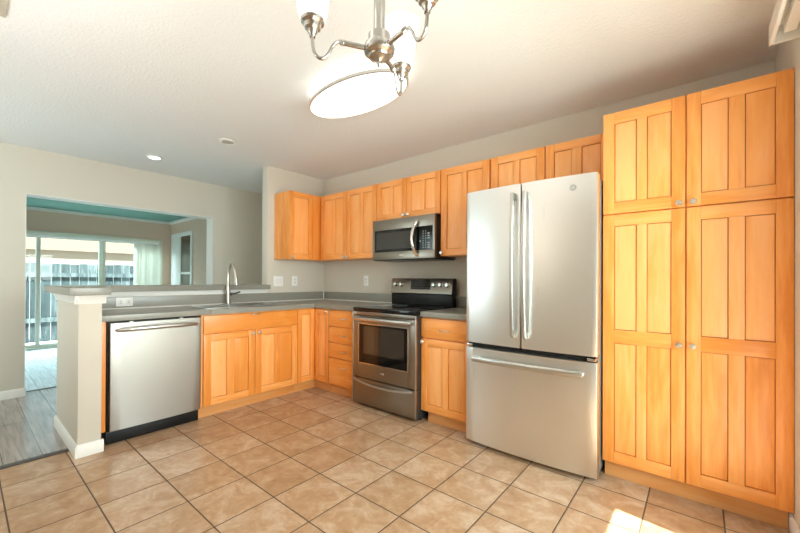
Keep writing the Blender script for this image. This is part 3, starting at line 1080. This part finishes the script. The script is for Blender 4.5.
# ------------------------------------------------------------------ microwave
c = thing('microwave_oven', 'stainless over-the-range microwave hung under the short cabinet', 'microwave', (1.62, -0.2, 1.371))
MX0, MX1, MY = 1.243, 2.004, -0.369
b = MB()
b.box(MX0, MX1, MY + 0.03, -0.004, 1.380, 1.774, 0.003)
b.build('body', mat('microwave_case', (0.03, 0.027, 0.024), 0.35), c)
b = MB()
b.box(MX0 + 0.004, MX1 - 0.004, MY + 0.02, -0.02, 1.366, 1.380, 0.004)
b.build('underside_vent', BLACK, c)
b = MB()
sx = 1.80       # door/control split
mz0, mz1 = 1.374, 1.769
gz0, gz1 = 1.449, 1.667
b.box(MX0, MX1, MY, MY + 0.03, gz1, mz1, 0.0025)
b.box(MX0, MX1, MY, MY + 0.03, mz0, gz0, 0.0025)
b.box(MX0, MX0 + 0.024, MY, MY + 0.03, gz0, gz1)
b.box(MX1 - 0.022, MX1, MY, MY + 0.03, gz0, gz1)
b.build('front_frame', DSTEEL, c)
b = MB()
b.box(MX0 + 0.0245, 1.800, MY + 0.001, MY + 0.028, gz0 + 0.001, gz1 - 0.001)
dr = b.build('door', BGLASS, c)
b = MB()
b.box(MX0 + 0.05, 1.745, MY, MY + 0.0015, gz0 + 0.028, gz1 - 0.028)
b.build('window', MWGLASS, dr)
b = MB()
hp = []
for i in range(17):
    t = i / 16
    hp.append((1.812 - 0.030 * math.sin(math.pi * t), MY - 0.006 - 0.042 * math.sin(math.pi * t) ** 0.7, 1.398 + 0.328 * t))
b.sweep(hp, 0.015, 0.009, up=(0, 1, 0))
b.build('handle', CHROME, dr)
b = MB()
b.box(1.803, MX1 - 0.0225, MY + 0.001, MY + 0.028, gz0 + 0.001, gz1 - 0.001)
for j in range(8):
    for i, (dx, w) in enumerate(((0.0, 0.008), (0.028, 0.008), (0.053, 0.022))):
        zz = gz0 + 0.018 + j * 0.0215
        if i == 2 and j in (3, 7):
            continue
        b.box(1.872 + dx, 1.872 + dx + w, MY + 0.0002, MY + 0.002, zz, zz + 0.006, 0, 1)
b.box(1.84, 1.848, MY + 0.0002, MY + 0.002, gz0 + 0.075, gz0 + 0.087, 0, 1)
b.build('control_panel', [BGLASS, MARK], c)
b = MB()
b.box(1.596, 1.644, MY - 0.0012, MY + 0.0002, 1.406, 1.420, 0.0005)
b.build('emblem', MARK, c)

# ------------------------------------------------------------------ refrigerator
c = thing('refrigerator', 'stainless french-door refrigerator with bottom freezer left of the pantry', 'refrigerator', (2.945, -0.38, 0))
FX0, FX1, FSP = 2.520, 3.369, 2.930
FYE, BULGE = -0.718, 0.022
def fr_y(x):
    t = (x - FX0) / (FX1 - FX0)
    return FYE - BULGE * (1 - (2 * t - 1) ** 2)
b = MB()
b.box(FX0 + 0.006, FX1 - 0.006, -0.648, -0.03, 0.03, 1.785, 0.004)
b.build('case', CASE, c)
def fdoor(x0, x1, z0, z1, name):
    mb = MB()
    n = 14
    poly = [(x0 + (x1 - x0) * i / n, fr_y(x0 + (x1 - x0) * i / n)) for i in range(n + 1)]
    poly += [(x1, -0.655), (x0, -0.655)]
    mb.prism(poly, z0, z1, bev=0.004)
    return mb.build(name, FSTEEL, c)
L = fdoor(FX0, FSP - 0.0035, 0.733, 1.805, 'door')
Rr = fdoor(FSP + 0.0035, FX1, 0.733, 1.805, 'door')
D = fdoor(FX0, FX1, 0.030, 0.697, 'freezer_drawer')
b = MB()
b.box(FX0 + 0.01, FX1 - 0.01, -0.70, -0.655, 0.6975, 0.7325)
b.box(FSP - 0.0033, FSP + 0.0033, -0.715, -0.655, 0.7328, 1.80)
b.build('gasket', BLACK, c)
def vhandle(parent, x):
    mb = MB()
    pts = []
    for i in range(19):
        t = i / 18
        pts.append((x, fr_y(x) - 0.040 - 0.020 * math.sin(math.pi * t), 0.815 + 0.925 * t))
    mb.sweep(pts, 0.012, 0.016, up=(0, 1, 0))
    for zz in (0.825, 1.725):
        mb.box(x - 0.011, x + 0.011, fr_y(x) - 0.04, fr_y(x) + 0.002, zz - 0.024, zz + 0.018, 0.004)
    return mb.build('handle', STEEL, parent)
vhandle(L, 2.888)
vhandle(Rr, 2.966)
b = MB()
pts = []
for i in range(19):
    t = i / 18
    x = FX0 + 0.075 + 0.70 * t
    pts.append((x, fr_y(x) - 0.040 - 0.012 * math.sin(math.pi * t), 0.628))
b.sweep(pts, 0.012, 0.019)
for xx in (FX0 + 0.085, FX0 + 0.765):
    b.box(xx - 0.018, xx + 0.018, fr_y(xx) - 0.04, fr_y(xx) + 0.002, 0.617, 0.639, 0.004)
b.build('handle', STEEL, D)
b = MB()
ex = 3.24
b.lathe([(0.0, 0.0), (0.019, 0.0), (0.019, 0.0015), (0.016, 0.002), (0.0155, 0.0012), (0.0, 0.0012)], (ex, fr_y(ex) + 0.0002, 1.730), (0, -1, 0), 24)
em = b.build('emblem', mat('grey_emblem', (0.42, 0.41, 0.39), 0.3, 1.0), Rr)
b = MB()
b.tube([(ex - 0.002, fr_y(ex) - 0.0016, 1.738), (ex - 0.008, fr_y(ex) - 0.0016, 1.735), (ex - 0.009, fr_y(ex) - 0.0016, 1.727), (ex - 0.003, fr_y(ex) - 0.0016, 1.723), (ex - 0.001, fr_y(ex) - 0.0016, 1.730)], 0.0011, 6)
b.tube([(ex + 0.009, fr_y(ex) - 0.0016, 1.736), (ex + 0.004, fr_y(ex) - 0.0016, 1.737), (ex + 0.003, fr_y(ex) - 0.0016, 1.731), (ex + 0.007, fr_y(ex) - 0.0016, 1.730), (ex + 0.002, fr_y(ex) - 0.0016, 1.726), (ex + 0.009, fr_y(ex) - 0.0016, 1.723)], 0.0011, 6)
b.build('monogram', MARK, em)
for hx in (FX0 + 0.045, FX1 - 0.045):
    b = MB()
    b.box(hx - 0.03, hx + 0.03, -0.705, -0.60, 1.8055, 1.818, 0.004) if False else b.box(hx - 0.03, hx + 0.03, -0.60, -0.52, 1.785, 1.80, 0.004)
    b.build('hinge_cover', CASE, c)
for hx in (FX0 + 0.03, FX1 - 0.03):
    b = MB()
    b.box(hx - 0.022, hx + 0.022, -0.724, -0.66, 0.706, 0.722, 0.003)
    b.build('hinge', CHROME, c)
b = MB()
b.box(FX0 + 0.02, FX1 - 0.02, -0.66, -0.62, 0.004, 0.0295)
b.build('kick_grille', BLACK, c)

# ------------------------------------------------------------------ outlets and switches
def plate(name, label, cat, center, n, w, h, kind, group=None):
    """wall plate with its face looking along n"""
    n = Vector(n)
    s = Vector((n.y, -n.x, 0))
    cx_, cy_, cz_ = center
    c = thing(name, label, cat, center, group)
    def bx(mb, a0, a1, d0, d1, z0, z1, bev=0.0, mi=0):
        p = Vector(center) + s * a0 + n * d0
        q = Vector(center) + s * a1 + n * d1
        mb.box(p.x, q.x, p.y, q.y, cz_ + z0, cz_ + z1, bev, mi)
    mb = MB()
    bx(mb, -w / 2, w / 2, 0.0004, 0.006, -h / 2, h / 2, 0.002)
    pl = mb.build('plate', WHITE, c)
    if kind == 'horizontal':
        for k in (-1, 1):
            mb = MB()
            bx(mb, k * 0.028 - 0.017, k * 0.028 + 0.017, 0.006, 0.0085, -0.02, 0.02, 0.001)
            bx(mb, k * 0.028 - 0.006, k * 0.028 + 0.004, 0.0083, 0.009, 0.006, 0.009, 0, 1)
            bx(mb, k * 0.028 - 0.006, k * 0.028 + 0.006, 0.0083, 0.009, -0.009, -0.006, 0, 1)
            mb.build('socket', [TRIM, DARKGAP], c)
    elif kind == 'single':
        mb = MB()
        bx(mb, -0.017, 0.017, 0.006, 0.0085, -0.034, 0.034, 0.001)
        for k in (-1, 1):
            bx(mb, -0.008, -0.005, 0.0083, 0.009, k * 0.018 - 0.005, k * 0.018 + 0.005, 0, 1)
            bx(mb, 0.005, 0.008, 0.0083, 0.009, k * 0.018 - 0.005, k * 0.018 + 0.005, 0, 1)
        mb.build('socket', [TRIM, DARKGAP], c)
    else:
        for k in (-1, 1):
            m2 = MB()
            bx(m2, k * 0.023 - 0.016, k * 0.023 + 0.016, 0.006, 0.0095, -0.033, 0.033, 0.002)
            m2.build('rocker', TRIM, c)
    return c
plate('power_outlet', 'white double outlet lying sideways in the grey backsplash by the post', 'outlet', (0.02, -2.158, 0.974), (1, 0, 0), 0.118, 0.074, 'horizontal')
plate('light_switch', 'wide white two-gang switch plate on the sink wall', 'switch', (0.0, -0.672, 1.152), (1, 0, 0), 0.125, 0.118, 'switch')
plate('power_outlet', 'narrow white outlet plate on the sink wall beside the switch', 'outlet', (0.0, -0.452, 1.155), (1, 0, 0), 0.078, 0.118, 'single')
plate('power_outlet', 'white outlet plate on the wall left of the stove', 'outlet', (0.785, 0.0, 1.162), (0, -1, 0), 0.076, 0.118, 'single')

# ------------------------------------------------------------------ ceiling lights
def downlight(label, x, y, lit):
    c = thing('recessed_light', label, 'ceiling light', (x, y, H - 0.012))
    mb = MB()
    mb.lathe([(0.055, 0.012), (0.078, 0.0115), (0.077, 0.004), (0.060, 0.0), (0.052, 0.004), (0.055, 0.012)], (x, y, H - 0.0125), seg=32, caps=False)
    mb.build('trim_ring', TRIM, c)
    mb = MB()
    mb.lathe([(0.0, 0.0), (0.0515, 0.0), (0.0515, 0.006), (0.0, 0.006)], (x, y, H - 0.0075), seg=28, caps=False)
    mb.build('lens', LENS if lit else mat('unlit_lens', (0.42, 0.40, 0.36), 0.5), c)
downlight('small lit recessed downlight above the dining opening', -0.70, -1.734, True)
downlight('small unlit grey recessed light in the ceiling above the sink', 0.363, -1.442, False)

c = thing('flush_ceiling_light', 'large oval flush ceiling light with double nickel rim', 'ceiling light', (2.041, -1.374, 2.39))
lx, ly, la, lb = 2.041, -1.374, 0.422, 0.208
b = MB()
b.oval([(None, 0.092), (0.05, 0.092), (0.05, 0.064), (None, 0.064)], (lx, ly, 2.3895), la, lb)
b.build('backplate', TRIM, c)
b = MB()
b.oval([(None, -0.004), (0.10, -0.002), (0.04, 0.003), (0.012, 0.010), (0.012, 0.030), (0.030, 0.062), (None, 0.0635)], (lx, ly, 2.3895), la, lb)
b.build('diffuser', DIFFUSER, c)
b = MB()
b.oval([(0.010, 0.0), (0.0, 0.001), (-0.001, 0.020), (0.010, 0.021), (0.010, 0.0)], (lx, ly, 2.392), la, lb)
b.build('rim', NICKEL, c)
b = MB()
b.oval([(0.008, 0.0), (0.0, 0.0), (0.0, 0.009), (0.008, 0.009), (0.008, 0.0)], (lx, ly, 2.446), la, lb)
b.build('upper_ring', NICKEL, c)
for k in range(6):
    a = math.radians(12 + 60 * k)
    qx, qy = lx + (la - 0.004) * math.cos(a), ly + (lb - 0.004) * math.sin(a)
    b = MB()
    b.cyl((qx, qy, 2.412), (qx, qy, 2.447), 0.003, seg=8)
    b.build('post', NICKEL, c)

# chandelier
hx, hy = 3.003, -2.174
c = thing('chandelier', 'three-arm nickel chandelier with frosted upturned glass shades', 'chandelier', (hx, hy, 1.885))
b = MB()
b.lathe([(0.0, 0.0), (0.058, 0.0), (0.062, 0.006), (0.05, 0.03), (0.0, 0.036)], (hx, hy, H - 0.0005), (0, 0, -1), 28)
b.build('canopy', LAMPMETAL, c)
b = MB()
b.cyl((hx, hy, 1.985), (hx, hy, H - 0.03), 0.0195)
b.build('stem', LAMPMETAL, c)
b = MB()
b.lathe([(0.0, 1.878), (0.006, 1.882), (0.010, 1.890), (0.009, 1.897), (0.014, 1.901), (0.021, 1.906), (0.034, 1.912), (0.036, 1.918), (0.049, 1.926), (0.053, 1.940), (0.049, 1.951), (0.037, 1.956), (0.037, 1.987), (0.028, 1.991), (0.0, 1.991)], (hx, hy, 0), seg=32)
b.build('hub', LAMPMETAL, c)
Fh = Vector((-math.sin(_a), math.cos(_a), 0))
Rh = Vector((math.cos(_a), math.sin(_a), 0))
for ang in (-167.0, -47.0, 70.0):
    dv = Rh * math.cos(math.radians(ang)) + Fh * math.sin(math.radians(ang))
    def P(r, z):
        return (hx + dv.x * r, hy + dv.y * r, z)
    b = MB()
    b.cyl(P(0.035, 1.938), P(0.116, 1.944), 0.0085, seg=14)
    b.lathe([(0.0, 0), (0.0085, 0.0), (0.0105, 0.003), (0.007, 0.007), (0.0105, 0.011), (0.0065, 0.015), (0.0, 0.015)], P(0.116, 1.944), Vector(P(0.1, 0.35 / 100)) - Vector((hx, hy, 0)), 14)
    b.tube([P(0.128, 1.946), P(0.140, 1.943), P(0.154, 1.925), P(0.166, 1.900), P(0.181, 1.885), P(0.198, 1.886), P(0.211, 1.903), P(0.216, 1.935), P(0.216, 1.955)], 0.0058, 10)
    arm = b.build('arm', LAMPMETAL, c)
    rx, ry = hx + dv.x * 0.216, hy + dv.y * 0.216
    b = MB()
    b.lathe([(0.0, 1.946), (0.009, 1.946), (0.011, 1.956), (0.015, 1.960), (0.017, 1.968), (0.025, 1.974), (0.028, 1.986), (0.036, 1.992), (0.038, 2.000), (0.034, 2.004), (0.0, 2.002)], (rx, ry, 0), seg=28)
    b.build('cup', LAMPMETAL, arm)
    b = MB()
    b.lathe([(0.030, 2.0045), (0.040, 2.0045), (0.047, 2.030), (0.051, 2.065), (0.056, 2.105), (0.063, 2.140), (0.073, 2.166), (0.0715, 2.1665), (0.060, 2.138), (0.053, 2.104), (0.048, 2.064), (0.044, 2.032), (0.030, 2.012), (0.030, 2.0045)], (rx, ry, 0), seg=36, caps=False)
    b.build('shade', SHADE, arm)
    lamp('chandelier_bulb', 'POINT', (rx, ry, 2.10), (0, 0, -1), 0.8, (1.0, 0.95, 0.88)).data.shadow_soft_size = 0.02

# ceiling vent at the left edge
c = thing('ceiling_vent', 'beige ceiling register at the upper left edge', 'vent', (1.30, -3.05, H - 0.012))
b = MB()
b.box(1.150, 1.45, -3.22, -2.92, H - 0.011, H - 0.0003, 0.003)
b.build('frame', mat('beige_register', (0.50, 0.45, 0.36), 0.5), c)
b = MB()
for i in range(8):
    y = -3.195 + i * 0.033
    b.box(1.175, 1.425, y, y + 0.018, H - 0.016, H - 0.0112, 0.001)
b.build('louvres', mat('beige_register_louvre', (0.42, 0.37, 0.29), 0.5), c)

# valance with vertical blind on the right wall
c = thing('blind_valance', 'white box valance over the patio door at the upper right corner', 'valance', (4.11, -1.9, 2.2))
b = MB()
VX, VZ0, VZ1 = 4.056, 2.200, 2.283
VY0, VY1 = -2.95, -0.815
b.box(VX, VX + 0.014, VY0, VY1, VZ0, VZ1, 0.002)
b.box(VX + 0.014, RX - 0.001, VY1 - 0.014, VY1, VZ0, VZ1, 0.002)
b.box(VX + 0.014, RX - 0.001, VY0, VY0 + 0.014, VZ0, VZ1, 0.002)
b.box(VX + 0.014, RX - 0.001, VY0 + 0.014, VY1 - 0.014, VZ1 - 0.012, VZ1)
b.build('box', TRIM, c)
b = MB()
b.box(VX + 0.040, VX + 0.078, VY0 + 0.03, VY1 - 0.035, VZ0 + 0.022, VZ0 + 0.06, 0.003)
b.build('headrail', WHITE, c)
for i in range(10):
    y = VY0 + 0.05 + i * 0.016
    b = MB()
    b.box(VX + 0.018, VX + 0.10, y, y + 0.002, 0.05, VZ0 + 0.02)
    b.build('vane', BLIND, c)

# ------------------------------------------------------------------ living room beyond
# sliding door (three panels)
b = MB()
fy0, fy1, fzt = -3.10, -0.50, 1.93
casx = LX + 0.012
b.box(LX, casx + 0.006, fy1, fy1 + 0.045, 0.0, 1.955, 0.003)
b.box(LX, casx + 0.006, fy0 - 0.045, fy0, 0.0, 1.955, 0.003)
b.box(LX, casx + 0.006, fy0, fy1, 1.885, 1.955, 0.003)
b.box(LX - 0.09, LX, fy0, fy1, 1.885, 1.93)
b.box(LX - 0.09, LX, fy0, fy0 + 0.03, 0, 1.885)
b.box(LX - 0.09, LX, fy1 - 0.03, fy1, 0, 1.885)
b.box(LX - 0.09, LX + 0.01, fy0, fy1, 0.0, 0.03)
d2 = struct(b, 'door_2', FRAME, 'three-panel sliding patio door of the living room', 'door')
for (p, q, xa) in ((-3.07, -2.215, LX - 0.07), (-2.262, -1.362, LX - 0.035), (-1.45, -0.53, LX - 0.07)):
    b = MB()
    st = 0.05 if p != -1.45 else 0.088
    b.box(xa, xa + 0.03, p, p + st, 0.03, 1.885)
    b.box(xa, xa + 0.03, q - 0.05, q, 0.03, 1.885)
    b.box(xa, xa + 0.03, p + st, q - 0.05, 0.03, 0.085)
    b.box(xa, xa + 0.03, p + st, q - 0.05, 1.845, 1.885)
    sash = b.build('sash', FRAME, d2)
    b = MB()
    b.box(xa + 0.012, xa + 0.018, p + st, q - 0.05, 0.085, 1.845)
    b.build('pane', GLASS, sash)

c = thing('vertical_blind', 'pale blue vertical blind stacked at the right of the living room door', 'blind', (LX + 0.09, -0.74, 0.03))
b = MB()
b.box(LX + 0.062, LX + 0.102, -3.05, -0.55, 1.852, 1.883, 0.003)
b.build('headrail', WHITE, c)
for i in range(9):
    y = -0.915 + i * 0.044
    b = MB()
    b.prism([(-0.044, -0.001), (0.044, -0.001), (0.044, 0.001), (-0.044, 0.001)], 0.04, 1.852,
            xform=Matrix.Translation((LX + 0.082, y, 0)) @ Matrix.Rotation(math.radians(58 + (i % 3) * 7), 4, 'Z'))
    b.build('vane', BLIND, c)

# white framed window on the side wall
b = MB()
wy = -0.302
WX0, WX1, WZ0, WZ1 = -4.40, -3.52, 0.90, 2.00
b.box(WX0 - 0.075, WX0, wy - 0.022, wy, WZ0 - 0.075, WZ1 + 0.075, 0.003)
b.box(WX1, WX1 + 0.075, wy - 0.022, wy, WZ0 - 0.075, WZ1 + 0.075, 0.003)
b.box(WX0, WX1, wy - 0.022, wy, WZ1, WZ1 + 0.075, 0.003)
b.box(WX0, WX1, wy - 0.022, wy, WZ0 - 0.075, WZ0, 0.003)
w2 = struct(b, 'window_2', TRIM, 'white framed window on the living room side wall', 'window')
b = MB()
b.box(WX0 + 0.001, -4.00, wy - 0.016, wy - 0.001, WZ0 + 0.001, WZ1 - 0.001, 0.002)
b.build('shutter', TRIM, w2)
b = MB()
b.box(-3.999, WX1 - 0.001, wy - 0.006, wy - 0.001, WZ0 + 0.001, WZ1 - 0.001)
b.build('pane', mat('dark_window_glass', (0.07, 0.05, 0.035), 0.1, spec=0.5), w2)
b = MB()
b.box(-3.999, WX1 - 0.001, wy - 0.016, wy - 0.0065, 1.265, 1.305, 0.002)
b.build('rail', TRIM, w2)

# outside the living room
b = MB()
b.box(-16, LX - 0.1, -12, 8, -0.2, -0.09)
tag(b.build('patio_ground', mat('pale_concrete', (0.55, 0.56, 0.56), 0.8)), 'pale concrete patio outside the living room door', 'ground', kind='structure')

c = thing('wooden_fence', 'weathered wooden board fence behind the patio', 'fence', (-6.25, -2.0, -0.09))
b = MB()
y = -7.5
while y < 3.5:
    w = 0.135 + random.random() * 0.012
    b.box(-6.27, -6.25, y, y + w, -0.085, 1.47 + random.uniform(-0.012, 0.014), 0.002)
    y += w + 0.007
b.build('board_panel', FENCE, c)
for zr in (0.30, 1.20):
    b = MB()
    b.box(-6.2495, -6.215, -7.5, 3.5, zr, zr + 0.085)
    b.build('rail', FENCE, c)
for yp in (-6.8, -4.4, -2.0, 0.4, 2.8):
    b = MB()
    b.box(-6.36, -6.272, yp, yp + 0.09, -0.09, 1.42)
    b.build('post', FENCE, c)

c = thing('neighbour_house', 'pale neighbouring house with tan eaves beyond the fence', 'house', (-10, -2, -0.09))
b = MB()
b.box(-12.0, -9.8, -8.0, 5.0, -0.09, 1.95)
b.build('wall', mat('white_siding', (0.85, 0.84, 0.80), 0.8), c)
b = MB()
b.box(-9.8, -9.2, -8.3, 5.3, 1.70, 1.74)
b.box(-9.24, -9.2, -8.3, 5.3, 1.74, 1.90)
b.build('eave', mat('tan_eave_boards', (0.30, 0.235, 0.17), 0.7), c)
b = MB()
b.prism([(-9.0, 1.90), (-10.9, 2.8), (-12.9, 1.90)], -8.3, 5.3, xform=Matrix(((1, 0, 0, 0), (0, 0, 1, 0), (0, 1, 0, 0), (0, 0, 0, 1))))
b.build('roof', mat('tan_shingles', (0.12, 0.09, 0.06), 0.9), c)

# ground outside the kitchen patio door and added window
b = MB()
b.box(4.29, 9.0, -9.0, 3.0, -0.2, -0.06)
tag(b.build('patio_ground', mat('warm_concrete', (0.5, 0.48, 0.44), 0.85)), 'concrete outside the kitchen patio door', 'ground', kind='structure')
